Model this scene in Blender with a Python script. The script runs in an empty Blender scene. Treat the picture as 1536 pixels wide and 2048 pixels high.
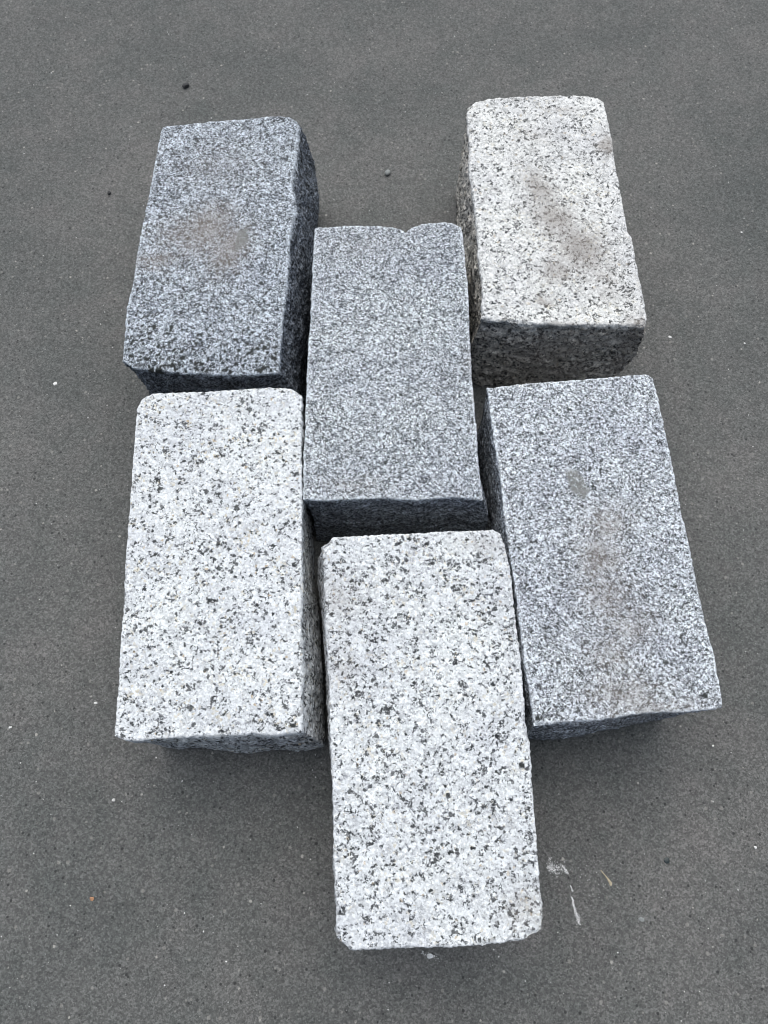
import bpy, math, random
import numpy as np
from mathutils import Matrix, Vector

scene = bpy.context.scene
COL = scene.collection

# ------------------------------------------------------------------ camera
TILT, ROLL = math.radians(20.113), math.radians(0.642)
cam_data = bpy.data.cameras.new('camera')
cam = bpy.data.objects.new('camera', cam_data)
COL.objects.link(cam)
fw = Vector((0, math.sin(TILT), -math.cos(TILT)))
up0 = Vector((0, math.cos(TILT), math.sin(TILT)))
rt0 = Vector((1, 0, 0))
rt = rt0 * math.cos(ROLL) + up0 * math.sin(ROLL)
up = up0 * math.cos(ROLL) - rt0 * math.sin(ROLL)
mw = Matrix((rt, up, -fw)).transposed().to_4x4()
mw.translation = Vector((0, 0, 0.485))
cam.matrix_world = mw
cam_data.sensor_fit = 'VERTICAL'
cam_data.sensor_height = 36.0
cam_data.lens = 1500.0 / 2048.0 * 36.0
cam_data.clip_start = 0.01
cam_data.clip_end = 200.0
cam_data.dof.use_dof = True                      # a phone lens: about 2 mm opening
cam_data.dof.focus_distance = 0.425
cam_data.dof.aperture_fstop = cam_data.lens / 1.9
scene.camera = cam
scene.cycles.filter_width = 1.0

# ------------------------------------------------------------------ light: overcast sky, soft sun from beyond the stones
SUN_ELEV, SUN_AZ = math.radians(66), math.radians(-6)      # azimuth measured from +Y towards +X
world = bpy.data.worlds.new('World')
scene.world = world
world.use_nodes = True
wn = world.node_tree.nodes
wl = world.node_tree.links
bg = wn['Background']
sky = wn.new('ShaderNodeTexSky')
sky.sky_type = 'NISHITA'
sky.sun_disc = False
sky.sun_elevation = SUN_ELEV
sky.sun_rotation = SUN_AZ
sky.dust_density = 4.0
sky.air_density = 1.0
sky.ozone_density = 1.0
wl.new(sky.outputs[0], bg.inputs[0])
bg.inputs[1].default_value = 0.05
sun_data = bpy.data.lights.new('sun', 'SUN')
sun_data.energy = 2.0
sun_data.angle = math.radians(84)
sun_data.color = (0.95, 0.985, 1.0)
sun = bpy.data.objects.new('sun', sun_data)
COL.objects.link(sun)
d = Vector((math.sin(SUN_AZ) * math.cos(SUN_ELEV), math.cos(SUN_AZ) * math.cos(SUN_ELEV), math.sin(SUN_ELEV)))
sun.rotation_euler = d.to_track_quat('Z', 'Y').to_euler()
sun.location = d * 3
vs = scene.view_settings
vs.view_transform = 'Standard'
vs.look = 'None'
vs.gamma = 1.0
vs.exposure = 0.48
vs.use_curve_mapping = False

# ------------------------------------------------------------------ numpy noise
_rng = np.random.RandomState(7)
_perm = np.concatenate([_rng.permutation(256)] * 3)
_g = _rng.normal(size=(256, 3)); _g /= np.linalg.norm(_g, axis=1)[:, None]

def perlin(p):
    """Gradient noise, p (n,3) -> about -1..1"""
    i = np.floor(p).astype(int); f = p - i; i &= 255
    u = f * f * f * (f * (f * 6 - 15) + 10)
    out = 0
    for dx in (0, 1):
        for dy in (0, 1):
            for dz in (0, 1):
                h = _perm[_perm[_perm[i[:, 0] + dx] + i[:, 1] + dy] + i[:, 2] + dz]
                g = _g[h]
                dv = f - np.array([dx, dy, dz])
                w = (u[:, 0] if dx else 1 - u[:, 0]) * (u[:, 1] if dy else 1 - u[:, 1]) * (u[:, 2] if dz else 1 - u[:, 2])
                out = out + w * (g * dv).sum(1)
    return out * 1.6

def fbm(p, size, octaves=3, seed=0, gain=0.5):
    q = p / size + np.array([17.3, 5.1, 9.7]) * (seed + 1)
    a, s, t = 1.0, 0, 0
    for k in range(octaves):
        s = s + a * perlin(q); t += a
        a *= gain; q = q * 2.03 + 3.1
    return s / t

def smooth(a, b, x):
    t = np.clip((x - a) / (b - a), 0, 1)
    return t * t * (3 - 2 * t)

# ------------------------------------------------------------------ node helpers
class NT:
    def __init__(self, name):
        self.m = bpy.data.materials.new(name)
        self.m.use_nodes = True
        self.t = self.m.node_tree
        self.n = self.t.nodes
        self.bsdf = self.n['Principled BSDF']
    def new(self, typ, **kw):
        nd = self.n.new(typ)
        for k, v in kw.items(): setattr(nd, k, v)
        return nd
    def link(self, a, b): self.t.links.new(a, b)
    def put(self, sock, v):
        if isinstance(v, bpy.types.NodeSocket): self.link(v, sock)
        else: sock.default_value = v
    def math(self, op, a, b=0.0, clamp=False):
        nd = self.new('ShaderNodeMath', operation=op, use_clamp=clamp)
        self.put(nd.inputs[0], a); self.put(nd.inputs[1], b)
        return nd.outputs[0]
    def vmath(self, op, a, b):
        nd = self.new('ShaderNodeVectorMath', operation=op)
        self.put(nd.inputs[0], a)
        if op == 'SCALE': self.put(nd.inputs[3], b)
        else: self.put(nd.inputs[1], b)
        return nd.outputs[0]
    def noise(self, vec, size, detail=2.0, rough=0.5, color=False):
        nd = self.new('ShaderNodeTexNoise')
        self.link(vec, nd.inputs['Vector'])
        nd.inputs['Scale'].default_value = 1.0 / size
        nd.inputs['Detail'].default_value = detail
        nd.inputs['Roughness'].default_value = rough
        return nd.outputs['Color' if color else 'Fac']
    def voro(self, vec, size, feature='F1'):
        nd = self.new('ShaderNodeTexVoronoi', feature=feature)
        self.link(vec, nd.inputs['Vector'])
        nd.inputs['Scale'].default_value = 1.0 / size
        sep = self.new('ShaderNodeSeparateColor')
        if feature == 'F1': self.link(nd.outputs['Color'], sep.inputs[0])
        return nd.outputs['Distance'], sep.outputs[0], sep.outputs[1], sep.outputs[2]
    def mix(self, fac, a, b, mode='MIX'):
        nd = self.new('ShaderNodeMix', data_type='RGBA', blend_type=mode, clamp_factor=True)
        self.put(nd.inputs[0], fac)
        for s, v in ((nd.inputs[6], a), (nd.inputs[7], b)):
            if isinstance(v, (tuple, list)): s.default_value = (*v, 1.0) if len(v) == 3 else v
            elif isinstance(v, float): s.default_value = (v, v, v, 1)
            else: self.link(v, s)
        return nd.outputs[2]
    def ramp(self, fac, stops, interp='LINEAR'):
        nd = self.new('ShaderNodeValToRGB')
        cr = nd.color_ramp; cr.interpolation = interp
        while len(cr.elements) < len(stops): cr.elements.new(0.5)
        for e, (p, c) in zip(cr.elements, stops):
            e.position = p
            e.color = (*c, 1) if isinstance(c, (tuple, list)) else (c, c, c, 1)
        self.link(fac, nd.inputs[0])
        return nd.outputs[0]
    def step(self, x, edge, soft):
        """1 where x > edge"""
        nd = self.new('ShaderNodeMapRange', interpolation_type='SMOOTHSTEP')
        self.put(nd.inputs[0], x)
        if isinstance(edge, float):
            nd.inputs[1].default_value = edge - soft; nd.inputs[2].default_value = edge + soft
        else:
            self.put(nd.inputs[1], self.math('SUBTRACT', edge, soft)); self.put(nd.inputs[2], self.math('ADD', edge, soft))
        return nd.outputs[0]
    def attr(self, name):
        nd = self.new('ShaderNodeAttribute', attribute_name=name)
        return nd.outputs['Fac']
    def bump(self, h, strength, dist):
        nd = self.new('ShaderNodeBump')
        nd.inputs['Strength'].default_value = strength
        nd.inputs['Distance'].default_value = dist
        self.link(h, nd.inputs['Height'])
        return nd.outputs[0]

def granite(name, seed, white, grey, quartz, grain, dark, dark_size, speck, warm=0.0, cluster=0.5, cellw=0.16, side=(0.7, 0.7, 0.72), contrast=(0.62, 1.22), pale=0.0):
    """Granite of pale feldspar, grey quartz and black mica, all in the stone's own coordinates."""
    T = NT(name)
    tc = T.new('ShaderNodeTexCoord')
    base = T.vmath('ADD', tc.outputs['Object'], (seed * 0.37, seed * 0.61, seed * 0.13))
    def warp(size, amt):
        c = T.noise(base, size, 2.0, 0.6, color=True)
        return T.vmath('ADD', base, T.vmath('SCALE', T.vmath('SUBTRACT', c, (0.5, 0.5, 0.5)), amt))
    w1 = warp(0.0020, 0.0014)
    w2 = warp(0.0022, 0.0045)
    # feldspar and quartz grains
    _, r1, g1, b1 = T.voro(w1, grain)
    _, r2, g2, b2 = T.voro(w2, grain * 0.55)
    mixr = T.math('ADD', T.math('MULTIPLY', r1, 0.6), T.math('MULTIPLY', r2, 0.4))
    big = T.noise(base, 0.009, 3.0, 0.65)
    mixr = T.math('ADD', mixr, T.math('MULTIPLY', T.math('SUBTRACT', big, 0.5), 0.45))
    mixr = T.math('SUBTRACT', mixr, pale)
    col = T.ramp(mixr, [(0.22, white), (0.5, tuple(a * .6 + b * .4 for a, b in zip(white, grey))), (0.64, grey), (0.85, quartz)])
    # faint cream feldspars
    if warm:
        wm = T.math('MULTIPLY', T.step(g1, 0.90, 0.08), T.step(T.noise(base, 0.02, 1.0), 0.52, 0.1))
        col = T.mix(T.math('MULTIPLY', wm, warm), col, (0.70, 0.64, 0.50))
        col = T.mix(T.math('MULTIPLY', T.step(b1, 0.993, 0.003), warm), col, (0.58, 0.46, 0.30))
    # black mica: irregular grains gathering in clusters
    cl = T.noise(base, 0.0065, 2.0, 0.6)
    clus = T.math('MULTIPLY', T.math('SUBTRACT', cl, 0.5), cluster)
    w3 = warp(0.0016, 0.0008)
    nf = T.noise(w3, dark_size * 1.5, 2.0, 0.55)            # ragged blotches
    _, rd, gd, bd = T.voro(w2, dark_size)
    f1 = T.math('ADD', T.math('ADD', nf, T.math('MULTIPLY', T.math('SUBTRACT', rd, 0.5), cellw)), clus)
    m1 = T.step(T.math('ADD', f1, T.math('MULTIPLY', T.attr('split'), 0.045)), dark, 0.03)
    _, rs, gs, bs = T.voro(w1, dark_size * 0.62)
    m2 = T.math('MULTIPLY', T.step(T.math('ADD', rs, clus), speck, 0.02), T.math('ADD', 0.55, T.math('MULTIPLY', gs, 0.4)))
    mica = T.math('MAXIMUM', m1, m2)
    # some grains only smoky grey
    mica = T.math('MULTIPLY', mica, T.math('ADD', 0.78, T.math('MULTIPLY', gd, 0.22)))
    mc = T.mix(bd, (0.013, 0.016, 0.021), (0.036, 0.040, 0.036))
    # crushed pale arris
    ed = T.math('MULTIPLY', T.attr('arris'), T.step(T.noise(base, 0.004, 2.0), 0.42, 0.12))
    col = T.mix(T.math('MULTIPLY', ed, 0.75), col, tuple(min(1, c * 1.04) for c in white))
    mica = T.math('MULTIPLY', mica, T.math('SUBTRACT', 1.0, T.math('MULTIPLY', ed, 0.5)))
    col = T.mix(mica, col, mc)
    # fine crystalline sparkle of tone
    _, fr, fg, fb = T.voro(base, 0.0011)
    fine = T.math('ADD', T.math('MULTIPLY', T.noise(base, 0.0013, 3.0, 0.75), 0.5), T.math('MULTIPLY', fr, 0.5))
    col = T.mix(1.0, col, T.ramp(fine, [(0.25, contrast[0]), (0.75, contrast[1])]), 'MULTIPLY')
    broad = T.noise(T.vmath('ADD', base, (9.0, 2.0, 4.0)), 0.045, 3.0, 0.6)
    col = T.mix(1.0, col, T.ramp(broad, [(0.3, (0.90, 0.90, 0.92)), (0.7, (1.07, 1.07, 1.05))]), 'MULTIPLY')
    # shade painted into the colour of the side faces, per stone, plus random mottling
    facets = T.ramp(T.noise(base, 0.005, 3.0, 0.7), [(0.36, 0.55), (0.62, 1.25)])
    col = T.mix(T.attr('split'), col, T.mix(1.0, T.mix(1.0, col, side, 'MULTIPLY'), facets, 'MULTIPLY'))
    # mud film that lies in patches
    sn = T.noise(base, 0.0030, 5.0, 0.75)
    sm = T.math('MULTIPLY', T.attr('stain'), T.step(sn, T.math('SUBTRACT', 0.74, T.math('MULTIPLY', T.attr('stain'), 0.46)), 0.10))
    sm = T.math('ADD', T.math('MULTIPLY', sm, 0.42), T.math('MULTIPLY', T.attr('stain'), 0.3))
    col = T.mix(sm, col, (0.25, 0.215, 0.185))
    # grey rubbed smear and single dark crystals
    col = T.mix(T.math('MULTIPLY', T.attr('smear'), T.ramp(T.noise(base, 0.0016, 3.0, 0.7), [(0.34, 0.35), (0.52, 0.9)])), col, (0.21, 0.215, 0.20))
    col = T.mix(T.attr('crystal'), col, (0.03, 0.034, 0.032))
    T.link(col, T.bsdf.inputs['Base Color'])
    T.bsdf.inputs['Roughness'].default_value = 0.62
    T.bsdf.inputs['Specular IOR Level'].default_value = 0.35
    h = T.math('ADD', T.noise(base, 0.0011, 3.0, 0.65), T.math('MULTIPLY', T.noise(base, 0.0035, 2.0), 1.3))
    h = T.math('SUBTRACT', h, T.math('MULTIPLY', mica, 0.25))
    h = T.math('MULTIPLY', h, T.math('ADD', 1.0, T.math('MULTIPLY', T.attr('split'), 1.6)))
    T.link(T.bump(h, 1.0, 0.0005), T.bsdf.inputs['Normal'])
    return T.m

def plain(name, c, rough=0.8, var=0.25, size=0.0012):
    T = NT(name)
    tc = T.new('ShaderNodeTexCoord')
    n = T.noise(tc.outputs['Object'], size, 3.0, 0.6)
    T.link(T.mix(1.0, c, T.ramp(n, [(0.3, 1 - var), (0.7, 1 + var)]), 'MULTIPLY'), T.bsdf.inputs['Base Color'])
    T.bsdf.inputs['Roughness'].default_value = rough
    return T.m

def concrete():
    T = NT('smooth grey concrete')
    tc = T.new('ShaderNodeTexCoord')
    P = tc.outputs['Object']
    w = T.vmath('ADD', P, T.vmath('SCALE', T.noise(P, 0.0012, 2.0, 0.6, color=True), 0.001))
    _, r1, g1, b1 = T.voro(w, 0.0009)
    _, r2, g2, b2 = T.voro(w, 0.0013)
    s = T.math('ADD', T.math('MULTIPLY', r1, 0.65), T.math('MULTIPLY', r2, 0.35))
    col = T.ramp(s, [(0.1, (0.084, 0.084, 0.080)), (0.5, (0.128, 0.127, 0.121)), (0.9, (0.202, 0.200, 0.191))])
    n = T.noise(P, 0.0007, 2.0, 0.7)
    col = T.mix(1.0, col, T.ramp(n, [(0.25, 0.68), (0.75, 1.32)]), 'MULTIPLY')
    # broad wear and tonal mottling
    big = T.noise(P, 0.13, 4.0, 0.6)
    col = T.mix(1.0, col, T.ramp(big, [(0.3, (0.78, 0.82, 0.82)), (0.7, (1.17, 1.15, 1.14))]), 'MULTIPLY')
    med = T.noise(P, 0.022, 3.0, 0.6)
    col = T.mix(1.0, col, T.ramp(med, [(0.3, (0.92, 0.945, 0.94)), (0.7, (1.06, 1.04, 1.045))]), 'MULTIPLY')
    # pale sand grains set in the surface, and pin holes
    d3, r3, g3, b3 = T.voro(w, 0.0048)
    rad = T.math('ADD', T.math('MULTIPLY', T.math('MULTIPLY', g3, g3), 0.16), 0.07)
    pale = T.math('MULTIPLY', T.math('SUBTRACT', 1.0, T.step(d3, rad, 0.04)), T.step(r3, 0.35, 0.02))
    col = T.mix(T.math('MULTIPLY', pale, T.math('ADD', T.math('MULTIPLY', b3, 0.6), 0.25)), col, (0.44, 0.42, 0.38))
    d4, r4, g4, b4 = T.voro(P, 0.0040)
    pit = T.math('MULTIPLY', T.math('SUBTRACT', 1.0, T.step(d4, T.math('ADD', T.math('MULTIPLY', g4, 0.14), 0.08), 0.04)), T.step(r4, 0.5, 0.02))
    col = T.mix(T.math('MULTIPLY', pit, 0.8), col, (0.035, 0.035, 0.035))
    T.link(col, T.bsdf.inputs['Base Color'])
    T.bsdf.inputs['Roughness'].default_value = 0.75
    T.bsdf.inputs['Specular IOR Level'].default_value = 0.25
    h = T.math('SUBTRACT', T.math('ADD', n, T.math('MULTIPLY', s, 0.5)), pit)
    T.link(T.bump(h, 0.45, 0.0004), T.bsdf.inputs['Normal'])
    return T.m

def mesh_object(name, verts, faces, mat, smooth_shade=True, loc=(0, 0, 0)):
    me = bpy.data.meshes.new(name)
    verts = np.asarray(verts, dtype=np.float32)
    faces = np.asarray(faces, dtype=np.int32)
    k = faces.shape[1]
    me.vertices.add(len(verts)); me.vertices.foreach_set('co', verts.ravel())
    me.loops.add(faces.size); me.loops.foreach_set('vertex_index', faces.ravel())
    me.polygons.add(len(faces))
    me.polygons.foreach_set('loop_start', np.arange(0, faces.size, k, dtype=np.int32))
    me.polygons.foreach_set('loop_total', np.full(len(faces), k, dtype=np.int32))
    me.update(calc_edges=True)
    me.polygons.foreach_set('use_smooth', np.full(len(faces), smooth_shade))
    me.materials.append(mat)
    o = bpy.data.objects.new(name, me)
    o.location = loc
    COL.objects.link(o)
    return o

# ------------------------------------------------------------------ the setting: concrete ground
n = 60
gx = np.concatenate([np.linspace(-4, -0.6, 12)[:-1], np.linspace(-0.6, 0.6, 97), np.linspace(0.6, 4, 12)[1:]])
gy = np.concatenate([np.linspace(-4, -0.4, 12)[:-1], np.linspace(-0.4, 0.9, 105), np.linspace(0.9, 5, 12)[1:]])
X, Y = np.meshgrid(gx, gy)
P = np.stack([X.ravel(), Y.ravel(), np.zeros(X.size)], -1)
idx = np.arange(X.size).reshape(X.shape)
F = np.stack([idx[:-1, :-1].ravel(), idx[:-1, 1:].ravel(), idx[1:, 1:].ravel(), idx[1:, :-1].ravel()], -1)
ground = mesh_object('ground', P, F, concrete())
ground['kind'] = 'structure'
OUTLINES = {  # millimetres on the plane of the tops: back, right, front, left edge
    'A': [
        [(-159.7, 436.8), (-142.3, 439.6), (-113.9, 443.6), (-98.4, 445.2), (-80.8, 447.9), (-71.9, 448.3), (-66.2, 445.4), (-63.8, 442.5)],
        [(-63.8, 442.5), (-63.6, 426.6), (-64.7, 405.5), (-65.8, 384.9), (-63.0, 371.5), (-62.0, 362.3), (-64.7, 344.1), (-64.4, 320.2), (-65.1, 295.9), (-65.7, 272.3), (-66.2, 255.2), (-65.9, 240.7)],
        [(-65.9, 240.7), (-89.4, 239.1), (-118.4, 240.0), (-142.7, 241.7), (-157.4, 243.4), (-164.8, 248.3)],
        [(-164.8, 248.3), (-164.4, 267.6), (-165.8, 282.7), (-164.0, 304.2), (-164.4, 327.6), (-163.6, 350.5), (-162.2, 374.1), (-161.7, 397.2), (-161.1, 415.3), (-160.7, 431.0), (-159.7, 436.8)],
    ],
    'B': [
        [(56.1, 459.1), (63.5, 464.4), (74.9, 467.6), (97.6, 470.2), (125.9, 470.9), (142.8, 470.5), (151.1, 468.3), (155.0, 464.3)],
        [(155.0, 464.3), (156.3, 451.7), (158.0, 428.5), (157.8, 408.7), (159.2, 389.4), (160.1, 366.7), (161.0, 349.8), (163.1, 344.7), (163.6, 324.5), (165.0, 308.6), (166.0, 290.6), (165.8, 281.2), (163.9, 275.9)],
        [(163.9, 275.9), (146.6, 276.3), (126.8, 276.0), (111.9, 275.8), (99.1, 276.2), (83.3, 277.8), (67.5, 278.7), (60.1, 280.4)],
        [(60.1, 280.4), (61.6, 295.2), (61.8, 313.3), (60.2, 329.4), (60.4, 348.4), (59.3, 364.0), (57.3, 385.3), (56.1, 401.7), (56.7, 422.7), (55.8, 450.2), (56.1, 459.1)],
    ],
    'C': [
        [(-48.4, 350.1), (-26.0, 352.1), (-7.7, 352.4), (2.6, 351.1), (8.3, 350.2), (12.3, 347.2), (16.3, 351.0), (23.2, 354.2), (38.1, 356.3), (43.8, 354.9), (49.8, 351.9)],
        [(49.8, 351.9), (51.2, 332.0), (52.7, 305.0), (52.9, 272.7), (53.1, 241.8), (54.4, 218.1), (55.2, 195.2), (55.5, 173.0), (56.7, 164.4), (57.5, 156.7)],
        [(57.5, 156.7), (38.7, 157.8), (18.9, 155.9), (-0.9, 156.8), (-20.7, 155.5), (-35.5, 154.8), (-47.1, 155.5)],
        [(-47.1, 155.5), (-47.9, 177.2), (-48.2, 216.8), (-48.6, 246.5), (-48.1, 284.1), (-48.4, 317.0), (-48.4, 350.1)],
    ],
    'D': [
        [(-150.3, 212.8), (-147.9, 220.2), (-141.8, 223.9), (-126.4, 224.5), (-102.7, 226.1), (-79.0, 228.2), (-64.7, 229.2), (-57.5, 228.0), (-50.7, 223.4)],
        [(-50.7, 223.4), (-49.9, 194.5), (-47.8, 163.1), (-46.1, 127.4), (-45.5, 104.7), (-44.5, 82.8), (-42.9, 61.7), (-42.4, 41.3), (-41.2, 26.5)],
        [(-41.2, 26.5), (-54.8, 24.4), (-70.0, 24.8), (-85.1, 23.6), (-100.2, 23.0), (-115.2, 21.9), (-128.2, 20.7), (-133.3, 21.2), (-138.6, 23.1)],
        [(-138.6, 23.1), (-139.6, 45.3), (-141.2, 65.8), (-142.9, 94.7), (-145.1, 120.5), (-146.7, 149.8), (-148.4, 176.8), (-149.5, 199.7), (-150.3, 212.8)],
    ],
    'E': [
        [(62.2, 230.4), (81.9, 233.1), (106.0, 235.5), (124.2, 237.3), (136.3, 238.4), (160.7, 241.2), (165.0, 238.5)],
        [(165.0, 238.5), (166.8, 220.9), (169.2, 190.9), (170.7, 165.9), (171.8, 147.8), (173.6, 126.7), (175.0, 104.0), (176.7, 85.5), (178.8, 69.5), (179.7, 54.0), (180.0, 40.4)],
        [(180.0, 40.4), (164.2, 38.7), (148.7, 38.1), (133.2, 36.9), (117.6, 34.3), (102.2, 33.1), (86.8, 31.5), (79.6, 30.6)],
        [(79.6, 30.6), (77.7, 49.8), (76.1, 68.4), (74.5, 89.7), (72.8, 108.4), (70.5, 128.9), (68.7, 152.5), (67.5, 177.0), (64.5, 202.5), (62.2, 230.4)],
    ],
    'F': [
        [(-34.2, 127.6), (-28.8, 132.9), (-10.1, 134.4), (14.9, 135.7), (39.9, 137.4), (62.5, 138.6), (67.2, 136.6)],
        [(67.2, 136.6), (71.4, 114.6), (72.3, 95.8), (74.1, 71.6), (75.2, 48.4), (75.5, 31.6), (77.2, 20.6), (76.8, 4.6), (77.8, -16.1), (78.0, -31.1), (78.3, -43.8), (78.8, -53.4), (78.5, -63.2)],
        [(78.5, -63.2), (75.4, -65.6), (66.9, -68.4), (51.1, -70.4), (35.4, -71.5), (14.6, -72.1), (-1.0, -72.8), (-12.5, -73.3), (-16.7, -71.1), (-21.0, -67.9)],
        [(-21.0, -67.9), (-21.5, -51.5), (-23.4, -27.2), (-24.8, -1.7), (-26.9, 25.0), (-28.5, 53.0), (-30.0, 70.5), (-31.4, 88.5), (-32.6, 107.1), (-34.2, 127.6)],
    ],
}

TOP = 0.080

def resample(pts, n):
    p = np.array(pts) / 1000.0
    s = np.concatenate([[0], np.cumsum(np.linalg.norm(np.diff(p, axis=0), axis=1))])
    t = np.linspace(0, s[-1], n)
    return np.stack([np.interp(t, s, p[:, 0]), np.interp(t, s, p[:, 1])], -1)

def build_sett(key, mat, label, seed, sides, arris=1.0, front_roll=0.0, top_rough=1.0, side_rough=1.0, spots=(), smears=(), crystals=(), chips=(), tilt=(0, 0)):
    """One hewn granite sett: a lattice over the six faces, the top bounded by its own uneven outline,
    the faces below bulging or undercut by `sides` (mm out of plumb along each side), then split, chipped and worn."""
    back, right, front, left = OUTLINES[key]
    nx, ny, nz = 140, 280, 72
    cb = resample(back, nx + 1); cf = resample(front[::-1], nx + 1)
    cl = resample(left, ny + 1); cr = resample(right[::-1], ny + 1)
    for a in (cb, ): cl[-1] = a[0] = (cl[-1] + a[0]) / 2; cr[-1] = a[-1] = (cr[-1] + a[-1]) / 2
    cl[0] = cf[0] = (cl[0] + cf[0]) / 2; cr[0] = cf[-1] = (cr[0] + cf[-1]) / 2
    # lattice points on the box surface
    ids = -np.ones((nx + 1, ny + 1, nz + 1), int)
    I, J, K = np.meshgrid(range(nx + 1), range(ny + 1), range(nz + 1), indexing='ij')
    surf = (I == 0) | (I == nx) | (J == 0) | (J == ny) | (K == 0) | (K == nz)
    ids[surf] = np.arange(surf.sum())
    i, j, k = I[surf], J[surf], K[surf]
    u, v, w = i / nx, j / ny, k / nz                 # w: 0 top, 1 bottom
    uu, vv = u[:, None], v[:, None]
    q = (1 - vv) * cf[i] + vv * cb[i] + (1 - uu) * cl[j] + uu * cr[j] \
        - ((1 - uu) * (1 - vv) * cf[0] + uu * (1 - vv) * cf[-1] + (1 - uu) * vv * cb[0] + uu * vv * cb[-1])
    # batter of the sides
    c4 = np.array([cf[0], cf[-1], cb[-1], cb[0]])
    ctr = c4.mean(0)
    def nrm(a, b):
        e = b - a; e /= np.linalg.norm(e); return np.array([e[1], -e[0]])
    nf, nr, nb, nl = nrm(c4[0], c4[1]), nrm(c4[1], c4[2]), nrm(c4[2], c4[3]), nrm(c4[3], c4[0])
    def amp(side, s):
        pts = sides.get(side, [(0, 0), (1, 0)])
        return np.interp(s, [a for a, _ in pts], [b for _, b in pts]) / 1000
    sh = np.sin(np.clip(w / 0.55, 0, 1) * math.pi / 2) * (1 - 0.25 * smooth(0.6, 1, w))
    q = q + nf * (amp('front', 1 - u) * sh * (1 - v))[:, None] + nb * (amp('back', u) * sh * v)[:, None] \
          + nr * (amp('right', 1 - v) * sh * u)[:, None] + nl * (amp('left', v) * sh * (1 - u))[:, None]
    lo = smooth(0.4, 0.95, w)
    q = q + nf * (amp('front_low', 1 - u) * lo * (1 - v))[:, None] + nr * (amp('right_low', 1 - v) * lo * u)[:, None]
    z = TOP * (1 - w)
    z = z + (q[:, 0] - ctr[0]) * tilt[0] * (1 - w) + (q[:, 1] - ctr[1]) * tilt[1] * (1 - w)
    P = np.stack([q[:, 0], q[:, 1], z], -1)
    # worn arrises
    topf = k == 0; botf = k == nz
    perim = np.concatenate([cf, cr, cb, cl])
    dtop = np.full(len(P), 1.0)
    idx_t = np.where(topf)[0]
    for c0 in range(0, len(idx_t), 4000):
        ii = idx_t[c0:c0 + 4000]
        dtop[ii] = np.sqrt(((P[ii, None, :2] - perim[None]) ** 2).sum(-1).min(1))
    depth = TOP * w
    N = np.zeros_like(P)
    onside = ~topf & ~botf
    nn = np.zeros((len(P), 2))
    nn += (i == 0)[:, None] * nl + (i == nx)[:, None] * nr + (j == 0)[:, None] * nf + (j == ny)[:, None] * nb
    ln = np.linalg.norm(nn, axis=1); nn[ln > 0] /= ln[ln > 0][:, None]
    chip = fbm(P, 0.009, 3, seed); chip2 = fbm(P, 0.0035, 2, seed + 5)
    R = (0.0004 + 0.0017 * np.clip(chip - .08, 0, 1) + 0.0022 * np.clip(chip2 - .12, 0, 1)) * arris
    for cx, cy, rad, dp in chips:                    # broken corners and spalls, mm
        dd = np.hypot(P[:, 0] - cx / 1000, P[:, 1] - cy / 1000) / (rad / 1000)
        R = R + dp / 1000 * np.exp(-dd ** 2 * 1.5)
    if front_roll:
        dfr = np.clip(v * 0.2, 0, 1)                 # metres from the front edge
        P[:, 2] -= np.where(topf, front_roll * np.clip(1 - dfr / 0.022, 0, 1) ** 2 * (1 + .5 * fbm(P, .012, 2, seed + 3)), 0)
        P[:, 2] -= np.where(onside, front_roll * np.clip(1 - dfr / 0.022, 0, 1) ** 2 * (1 - w), 0)
    R = np.maximum(R, 0.0003)
    P[:, 2] -= np.where(topf, R * np.clip(1 - dtop / (1.8 * R), 0, 1) ** 2, 0)
    inn = np.where(onside | topf, R * np.clip(1 - depth / (1.8 * R), 0, 1) ** 2 * 0.8, 0)
    inn = np.where(topf & (dtop > 1e-5), 0, inn) * 0.55
    P[:, 0] -= nn[:, 0] * inn; P[:, 1] -= nn[:, 1] * inn
    # corners standing upright are worn too
    cd = np.min(np.linalg.norm(P[:, None, :2] - (c4)[None], axis=2), axis=1) if False else None
    # split faces
    sidef = smooth(0.0, 0.007, depth) * onside
    rough = 0.0022 * fbm(P, 0.028, 3, seed + 1, .55) + 0.0019 * fbm(P * np.array([1, 1, 1.7]), 0.009, 4, seed + 2, .65) - 0.0016 * np.abs(fbm(P, 0.006, 3, seed + 8, .6))
    rough = rough * side_rough
    P[:, :2] += nn * (rough * (0.12 * onside + 0.88 * sidef))[:, None]
    # lip of irregular outline right at the arris
    lip = (i == 0) | (i == nx) | (j == 0) | (j == ny)
    jag = (0.0011 * fbm(P * [1, 1, .3], 0.0040, 4, seed + 11, .8)) * lip * (depth < 0.01)
    P[:, :2] += nn * jag[:, None]
    # dressed top: bush-hammered
    tr = (0.00045 * fbm(P, 0.03, 2, seed + 4) + 0.0003 * fbm(P, 0.006, 3, seed + 6, .6) + 0.00016 * fbm(P, 0.0022, 2, seed + 7, .7)) * top_rough
    P[:, 2] += np.where(topf, tr, 0) + np.where(onside, tr * (1 - smooth(0, .004, depth)), 0)
    P[botf, 2] = 0.0005
    # faces
    fs = []
    def quad(a, b, c, d): fs.append(np.stack([a.ravel(), b.ravel(), c.ravel(), d.ravel()], -1))
    t = ids[:, :, 0]; quad(t[:-1, :-1], t[1:, :-1], t[1:, 1:], t[:-1, 1:])
    t = ids[:, :, nz]; quad(t[:-1, :-1], t[:-1, 1:], t[1:, 1:], t[1:, :-1])
    t = ids[:, 0, :]; quad(t[:-1, :-1], t[:-1, 1:], t[1:, 1:], t[1:, :-1])
    t = ids[:, ny, :]; quad(t[:-1, :-1], t[1:, :-1], t[1:, 1:], t[:-1, 1:])
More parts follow.
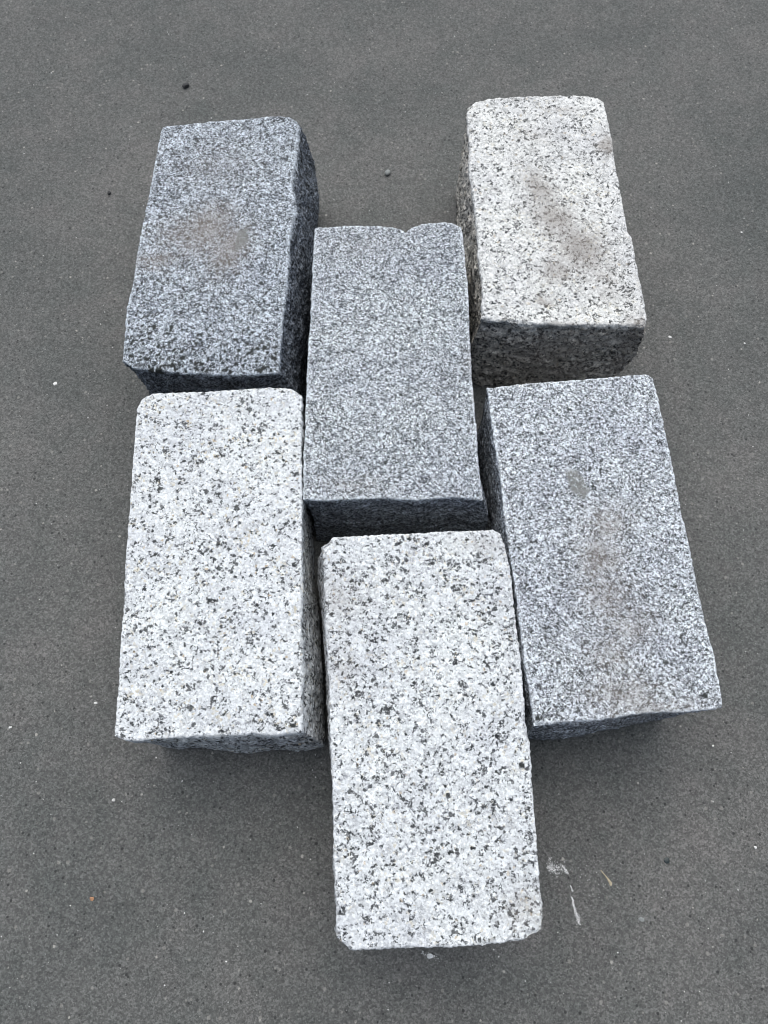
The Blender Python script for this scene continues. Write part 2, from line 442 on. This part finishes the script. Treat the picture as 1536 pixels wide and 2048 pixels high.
    t = ids[0, :, :]; quad(t[:-1, :-1], t[1:, :-1], t[1:, 1:], t[:-1, 1:])
    t = ids[nx, :, :]; quad(t[:-1, :-1], t[:-1, 1:], t[1:, 1:], t[1:, :-1])
    W = P.copy()
    P[:, 0] -= ctr[0]; P[:, 1] -= ctr[1]
    o = mesh_object('granite_sett', P, np.concatenate(fs), mat, True, (ctr[0], ctr[1], 0))
    o['label'] = label; o['category'] = 'paving stone'; o['group'] = 'granite setts laid out on the concrete'
    # per-vertex wear: stains, smears, single crystals, crushed arris
    me = o.data
    def attr(name, val):
        a = me.attributes.new(name, 'FLOAT', 'POINT'); a.data.foreach_set('value', val.astype(np.float32))
    jit = np.stack([fbm(W, 0.012, 3, seed + 21), fbm(W, 0.012, 3, seed + 22)], -1) * 0.005
    def blobs(lst):
        s = np.zeros(len(W))
        for x, y, rx, ry, ang, a in lst:
            dx, dy = W[:, 0] + jit[:, 0] - x / 1000, W[:, 1] + jit[:, 1] - y / 1000
            c, sn = math.cos(math.radians(ang)), math.sin(math.radians(ang))
            e = ((dx * c + dy * sn) / (rx / 1000)) ** 2 + ((-dx * sn + dy * c) / (ry / 1000)) ** 2
            s = np.maximum(s, a * np.exp(-e * 0.65))
        return s
    attr('stain', np.clip(blobs(spots), 0, 1))
    attr('smear', smooth(0.3, 0.6, blobs(smears)))
    attr('crystal', smooth(0.35, 0.5, sum((np.exp(-((W[:, 0] - x / 1000) ** 2 + (W[:, 1] - y / 1000) ** 2 + np.maximum(0, 0.072 - W[:, 2]) ** 2) / (r / 1000) ** 2) for x, y, r in crystals), np.zeros(len(W)))))
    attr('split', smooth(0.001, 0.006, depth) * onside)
    attr('arris', np.where(topf, 1 - smooth(0.0006, 0.0022, dtop), 1 - smooth(0.0008, 0.0025, depth)))
    return o

WHITE = (0.80, 0.80, 0.81)
M = {
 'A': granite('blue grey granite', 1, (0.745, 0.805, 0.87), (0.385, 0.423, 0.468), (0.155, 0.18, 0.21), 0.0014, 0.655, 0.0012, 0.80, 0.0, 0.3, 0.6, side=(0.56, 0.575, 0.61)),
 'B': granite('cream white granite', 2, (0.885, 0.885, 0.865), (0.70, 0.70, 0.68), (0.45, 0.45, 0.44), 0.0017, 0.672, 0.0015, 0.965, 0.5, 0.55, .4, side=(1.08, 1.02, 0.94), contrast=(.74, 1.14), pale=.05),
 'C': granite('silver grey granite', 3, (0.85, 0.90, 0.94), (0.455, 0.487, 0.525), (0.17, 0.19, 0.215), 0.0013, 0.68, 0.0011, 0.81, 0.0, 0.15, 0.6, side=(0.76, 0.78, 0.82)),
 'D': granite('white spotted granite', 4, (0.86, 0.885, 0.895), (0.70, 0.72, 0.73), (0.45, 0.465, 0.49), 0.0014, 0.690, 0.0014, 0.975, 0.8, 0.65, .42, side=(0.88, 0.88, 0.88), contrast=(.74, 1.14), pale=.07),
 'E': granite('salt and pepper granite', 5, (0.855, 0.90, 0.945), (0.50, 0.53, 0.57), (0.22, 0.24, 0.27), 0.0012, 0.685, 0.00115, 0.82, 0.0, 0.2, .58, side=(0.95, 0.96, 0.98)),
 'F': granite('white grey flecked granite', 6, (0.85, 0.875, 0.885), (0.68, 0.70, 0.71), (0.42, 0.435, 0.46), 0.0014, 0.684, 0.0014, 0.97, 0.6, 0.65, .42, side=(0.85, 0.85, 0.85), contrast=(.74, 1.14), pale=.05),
}
A_FLAKES = [(rr.uniform(-162, -68), 241 + 32 * rr.uniform() ** 1.6, rr.uniform(.5, 1.25)) for rr in [np.random.RandomState(77)] for _ in range(190)]

build_sett('A', M['A'], 'dark blue grey granite sett with a brown stained centre and bulging split side', 11,
    {'right': [(0, 9), (.15, 12), (.4, 10), (.6, 9), (1, 8)], 'front': [(0, -2), (.5, 0), (1, -3)], 'left': [(0, -3), (1, -2)], 'back': [(0, -3), (1, -3)]},
    arris=0.7, front_roll=0.004, top_rough=1.3, side_rough=1.4, crystals=A_FLAKES,
    spots=[(-120, 347, 20, 26, -30, .88), (-104, 333, 14, 24, -20, .85), (-150, 322, 20, 9, 10, .7), (-136, 345, 22, 16, 20, .7), (-118, 400, 30, 26, 0, .45)],
    smears=[(-97, 340, 4, 12, -20, .8)], chips=[(-64, 443, 6, 3)])
build_sett('B', M['B'], 'cream white granite sett with a diagonal brown smear and a dark rough front face', 23,
    {'left': [(0, 1), (.5, 3), (.8, 2), (1, 0)], 'front': [(0, 1), (.3, 2), (.7, 2), (1, -1)], 'right': [(0, -3), (.8, -2), (1, 6)], 'right_low': [(0, 0), (.8, 0), (1, -10)], 'back': [(0, -4), (1, -4)]},
    arris=1.5, top_rough=1.9, side_rough=1.5,
    spots=[(104, 385, 10, 20, 25, .8), (113, 360, 13, 22, 30, .88), (128, 335, 17, 22, 20, .88), (112, 318, 12, 13, 0, .75), (140, 315, 14, 14, 0, .6), (153, 424, 6, 9, 0, .9), (101, 294, 7, 4, 0, .8), (104, 432, 16, 9, -20, .45), (124, 455, 12, 4, 0, .6), (160, 277, 8, 8, 0, .8), (140, 300, 16, 12, 0, .45), (112, 273, 52, 4.5, 0, .8), (160, 270, 12, 6, 0, 1.0)],
    chips=[(56, 460, 5, 3), (62, 281, 5, 1.5), (163, 278, 5, 1)])
build_sett('C', M['C'], 'silver grey fine grained granite sett in the middle with a scalloped back edge', 37,
    {'left': [(0, -3), (.5, 2), (1, 3)], 'front': [(0, 3), (.3, 1), (1, -1)], 'right': [(0, 0), (.75, 0), (.93, 8), (1, 7)], 'back': [(0, -3), (1, -3)]},
    arris=0.75, top_rough=0.8,
    spots=[(-15, 335, 18, 8, 0, .4), (52, 250, 4, 8, 0, .5), (-20, 165, 20, 5, 0, .45), (54, 225, 3, 4, 0, .6)],
    chips=[(55, 160, 5, 3)])
build_sett('D', M['D'], 'white granite sett with black spots and both back corners cut off', 41,
    {'right': [(0, 0), (.45, 0), (.6, 5), (.85, 8), (1, 8)], 'front': [(0, 5), (.45, 6), (.7, 2), (1, -1)], 'left': [(0, -3), (1, -3)], 'back': [(0, -4), (1, -4)]},
    arris=0.9, top_rough=1.6, crystals=[(-45.5, 29.4, 1.1), (-47, 29.3, 1.1)])
build_sett('E', M['E'], 'salt and pepper granite sett with a small grey scrape and faint brown streaks', 59,
    {'left': [(0, 0), (1, 0)], 'front': [(0, -3), (.2, 0), (.45, 4), (.8, 6), (1, 2)], 'right': [(0, -3), (1, -4)], 'back': [(0, -3), (1, -3)]},
    arris=0.9, top_rough=0.9,
    spots=[(128, 143, 14, 12, 20, .72), (121, 122, 14, 18, 0, .75), (124, 100, 17, 17, 30, .68), (133, 84, 18, 14, 0, .62), (123, 68, 18, 15, 0, .6), (128, 47, 26, 12, 0, .68), (140, 40, 32, 6, 5, .65)],
    smears=[(112, 168, 4.2, 9, 28, 1.0), (106, 172, 1.5, 5, 28, .7)], crystals=[(171, 46.8, 1.7), (81.5, 34.5, 1.5)], chips=[(179, 41, 4, 1.5)])
build_sett('F', M['F'], 'white granite sett with grey flecks lying nearest, chipped at its front corners', 67,
    {'left': [(0, 0), (.3, 1), (.6, 2.5), (.8, 4.5), (.97, 6), (1, 5)], 'front': [(0, -5), (1, -5)], 'right': [(0, -1), (.6, -1), (1, -4)], 'back': [(0, 0), (1, -2)]},
    arris=1.4, top_rough=2.1, spots=[(-24, 98, 12, 12, 0, .55), (55, 130, 16, 6, 0, .5), (-20, 60, 8, 14, 0, .4), (70, -55, 10, 10, 0, .6)],
    crystals=[(72, 11, 1.7)], chips=[(-33, 129, 7, 2.5), (67, 136, 4, 1), (76, -62, 6, 2), (-19, -69, 4, 1)])

# ------------------------------------------------------------------ loose bits on the concrete
def pebble_mesh(rng, sub, flat=0.6, angular=0.25, stretch=1.0):
    import bmesh
    bm = bmesh.new(); bmesh.ops.create_icosphere(bm, subdivisions=sub, radius=1.0)
    V = np.array([v.co[:] for v in bm.verts]); Fc = np.array([[q.index for q in f.verts] for f in bm.faces]); bm.free()
    V = V * (1 + angular * fbm(V + rng.uniform(0, 50, 3), 0.8, 2, 3))[:, None]
    for _ in range(4 if angular > .2 else 0):            # broken facets
        n_ = rng.normal(size=3); n_ /= np.linalg.norm(n_)
        dd = V @ n_; cut = 0.62
        V = V - np.outer(np.clip(dd - cut, 0, None), n_)
    V[:, 2] *= flat; V[:, 0] *= stretch
    V[:, 2] -= V[:, 2].min()
    return V, Fc

def bit(name, x, y, size, mat, label, cat, seed, sub=3, flat=.6, angular=.3, stretch=1.0, rot=0.0, group=None):
    rng = np.random.RandomState(seed)
    V, Fc = pebble_mesh(rng, sub, flat, angular, stretch)
    o = mesh_object(name, V * size / 2000, Fc, mat, angular < .2, (x / 1000, y / 1000, 0))
    o.rotation_euler[2] = math.radians(rot)
    o['label'] = label; o['category'] = cat
    if group: o['group'] = group
    return o

m_dark = plain('dark basalt grit', (0.05, 0.05, 0.05))
m_green = plain('greenish black grit', (0.03, 0.042, 0.042), 0.4)
m_grey = plain('grey pebble stone', (0.27, 0.285, 0.275), 0.7, .15)
m_white = plain('white quartz grit', (0.78, 0.77, 0.74), 0.5, .12)
m_orange = plain('orange brown grit', (0.45, 0.24, 0.13), 0.7)
m_dust = plain('pale stone dust', (0.80, 0.80, 0.79), 0.9, .2)
m_straw = plain('dry straw', (0.55, 0.47, 0.33), 0.7, .2)

bit('dark_pebble', -175.9, 568.3, 5.6, m_dark, 'small dark pebble on the concrete beyond the blue grey sett', 'pebble', 5, rot=20, stretch=1.1)
bit('grey_pebble', -0.2, 474.5, 4.6, m_grey, 'round grey pebble on the concrete between the two farthest setts', 'pebble', 6, flat=.7, angular=.06, rot=60, stretch=1.25)
bit('dark_grit', -226.5, 451.0, 3.2, m_dark, 'tiny dark grit grain left of the blue grey sett', 'grit', 7)
bit('shell_chip', -242.2, 274.7, 2.6, m_white, 'small pale glinting chip left of the blue grey sett\'s front corner', 'stone chip', 8, flat=.35, stretch=1.4, rot=50)
bit('white_chip', -160.9, -9.3, 2.0, m_white, 'small white chip on the concrete below the black spotted white sett', 'stone chip', 9, flat=.6)
bit('orange_grain', -166.4, -62.5, 2.5, m_orange, 'tiny orange brown grain on the concrete at lower left', 'grit', 10, flat=.4)
bit('white_chip', 222.1, -31.5, 1.9, m_white, 'white chip near the right edge of the picture', 'stone chip', 12, flat=.4, rot=70)
bit('dark_chip', 169.1, -38.8, 3.5, m_green, 'greenish black flat chip on the concrete at lower right', 'stone chip', 13, flat=.25, stretch=1.2, rot=15)
bit('pale_chip', 150.4, -69.9, 2.6, m_grey, 'flat light grey chip below the greenish black chip', 'stone chip', 14, flat=.2, stretch=1.5, rot=-20)
bit('pale_chip', 28.9, -89.7, 2.6, m_dust, 'pale dusty chip just in front of the nearest sett', 'stone chip', 15, flat=.3, stretch=1.6)
bit('white_chip', 214.2, 320.7, 1.7, m_white, 'bright white chip on the concrete right of the cream sett', 'stone chip', 16, flat=.3, stretch=1.6, rot=-20)
bit('white_chip', 283.2, 418.9, 1.6, m_white, 'white chip on the concrete far right of the cream sett', 'stone chip', 17, flat=.4)
bit('white_chip', 269.7, 315.8, 1.4, m_white, 'white chip close to the right picture edge, beyond the salt and pepper sett', 'stone chip', 18, flat=.4, stretch=1.3)
bit('white_chip', -230.8, 32.1, 1.6, m_white, 'white chip at the left picture edge, far left of the spotted sett', 'stone chip', 19, flat=.4, stretch=1.3, rot=40)
bit('white_chip', -179.8, 47.5, 1.6, m_white, 'white chip close to the left side of the spotted sett', 'stone chip', 20, flat=.4, stretch=1.5)
bit('white_chip', 205.3, 25.8, 1.5, m_white, 'small white chip in front of the right corner of the salt and pepper sett', 'stone chip', 21, flat=.4)

def ribbon(name, pts, widths, mat, label, cat, h=0.0006):
    """a thin, slightly raised sliver along a path (mm)"""
    pts = np.array(pts, float) / 1000; V = []; Fc = []
    for a in range(len(pts)):
        t = pts[min(a + 1, len(pts) - 1)] - pts[max(a - 1, 0)]; t /= np.linalg.norm(t)
        nn_ = np.array([-t[1], t[0]]) * widths[a] / 2000
        for sx, hz in ((-1, 0), (-.6, h), (.6, h * .9), (1, 0)):
            V.append([*(pts[a] + nn_ * sx), hz])
    for a in range(len(pts) - 1):
        for b in range(3):
            c0 = a * 4 + b; Fc.append([c0, c0 + 1, c0 + 5, c0 + 4])
    o = mesh_object(name, V, Fc, mat)
    o['label'] = label; o['category'] = cat
    return o
ribbon('straw_sliver', [(129.4, -44.6), (131.6, -47.2), (133.2, -49.2), (134.8, -51.6), (134.6, -52.8)], [.5, .7, 1.0, 1.9, 1.0], m_straw,
       'thin tan sliver of straw right of the nearest sett', 'splinter')

# powdered stone rubbed off the setts: countless crumbs
def crumbs(name, pts, mat, label, cat):
    rng = np.random.RandomState(3)
    import bmesh
    bm = bmesh.new(); bmesh.ops.create_icosphere(bm, subdivisions=1, radius=1.0)
    V0 = np.array([v.co[:] for v in bm.verts]); F0 = np.array([[q.index for q in f.verts] for f in bm.faces]); bm.free()
    V, Fc = [], []
    for a, (x, y, s) in enumerate(pts):
        sc = np.array([rng.uniform(.6, 1.3), rng.uniform(.6, 1.3), rng.uniform(.2, .6)])
        v = V0 * (1 + rng.uniform(-.25, .25, (len(V0), 1))) * sc * s / 2000
        an = rng.uniform(0, 6.28); c, s_ = math.cos(an), math.sin(an)
        v = np.stack([v[:, 0] * c - v[:, 1] * s_, v[:, 0] * s_ + v[:, 1] * c, v[:, 2]], -1)
        v[:, 2] += s / 2000 * .25
        V.append(v + [x / 1000, y / 1000, 0]); Fc.append(F0 + a * len(V0))
    o = mesh_object(name, np.concatenate(V), np.concatenate(Fc), mat, False)
    o['kind'] = 'stuff'; o['label'] = label; o['category'] = cat
    return o
rng = np.random.RandomState(42)
pts = []
def path_dust(path, n, spread, smax):
    p = np.array(path, float)
    s = np.concatenate([[0], np.cumsum(np.linalg.norm(np.diff(p, axis=0), axis=1))])
    for _ in range(n):
        t = rng.uniform(0, s[-1]); x, y = np.interp(t, s, p[:, 0]), np.interp(t, s, p[:, 1])
        k = rng.normal(0, spread * (0.4 + t / s[-1]), 2)
        pts.append((x + k[0], y + k[1], rng.uniform(.15, smax)))
path_dust([(111.3, -59.0), (112.2, -61), (111.7, -62.5), (112.8, -65), (113.1, -67), (114.4, -69.5), (114.3, -72.5)], 430, .42, .5)
path_dust([(107.2, -42.2), (108.6, -44.5), (109.8, -46.6)], 170, .38, .5)
path_dust([(111, -52.8), (111.8, -54.6), (112.2, -56)], 90, .22, .45)
path_dust([(99, -43), (103, -44.5), (106, -44)], 380, 1.7, .5)
path_dust([(100, -38), (101, -44)], 90, 1.2, .45)
path_dust([(113, -44), (125, -52), (128, -64)], 70, 5, .5)
path_dust([(24, -88), (30, -90), (33, -91)], 90, .9, .45)
crumbs('stone_dust', pts, m_dust, 'pale powdered stone rubbed onto the concrete beside the nearest sett', 'stone dust')
pts = []
for _ in range(2600):
    pts.append((rng.uniform(-340, 360), rng.uniform(-150, 700), 0.3 + 0.6 * rng.uniform() ** 4))
crumbs('pale_grit', pts, m_white, 'fine pale grit scattered over the concrete', 'grit')
pts = []
for _ in range(900):
    pts.append((rng.uniform(-340, 360), rng.uniform(-150, 700), 0.3 + 0.7 * rng.uniform() ** 4))
crumbs('dark_grit_scatter', pts, m_dark, 'fine dark grit scattered over the concrete', 'grit')
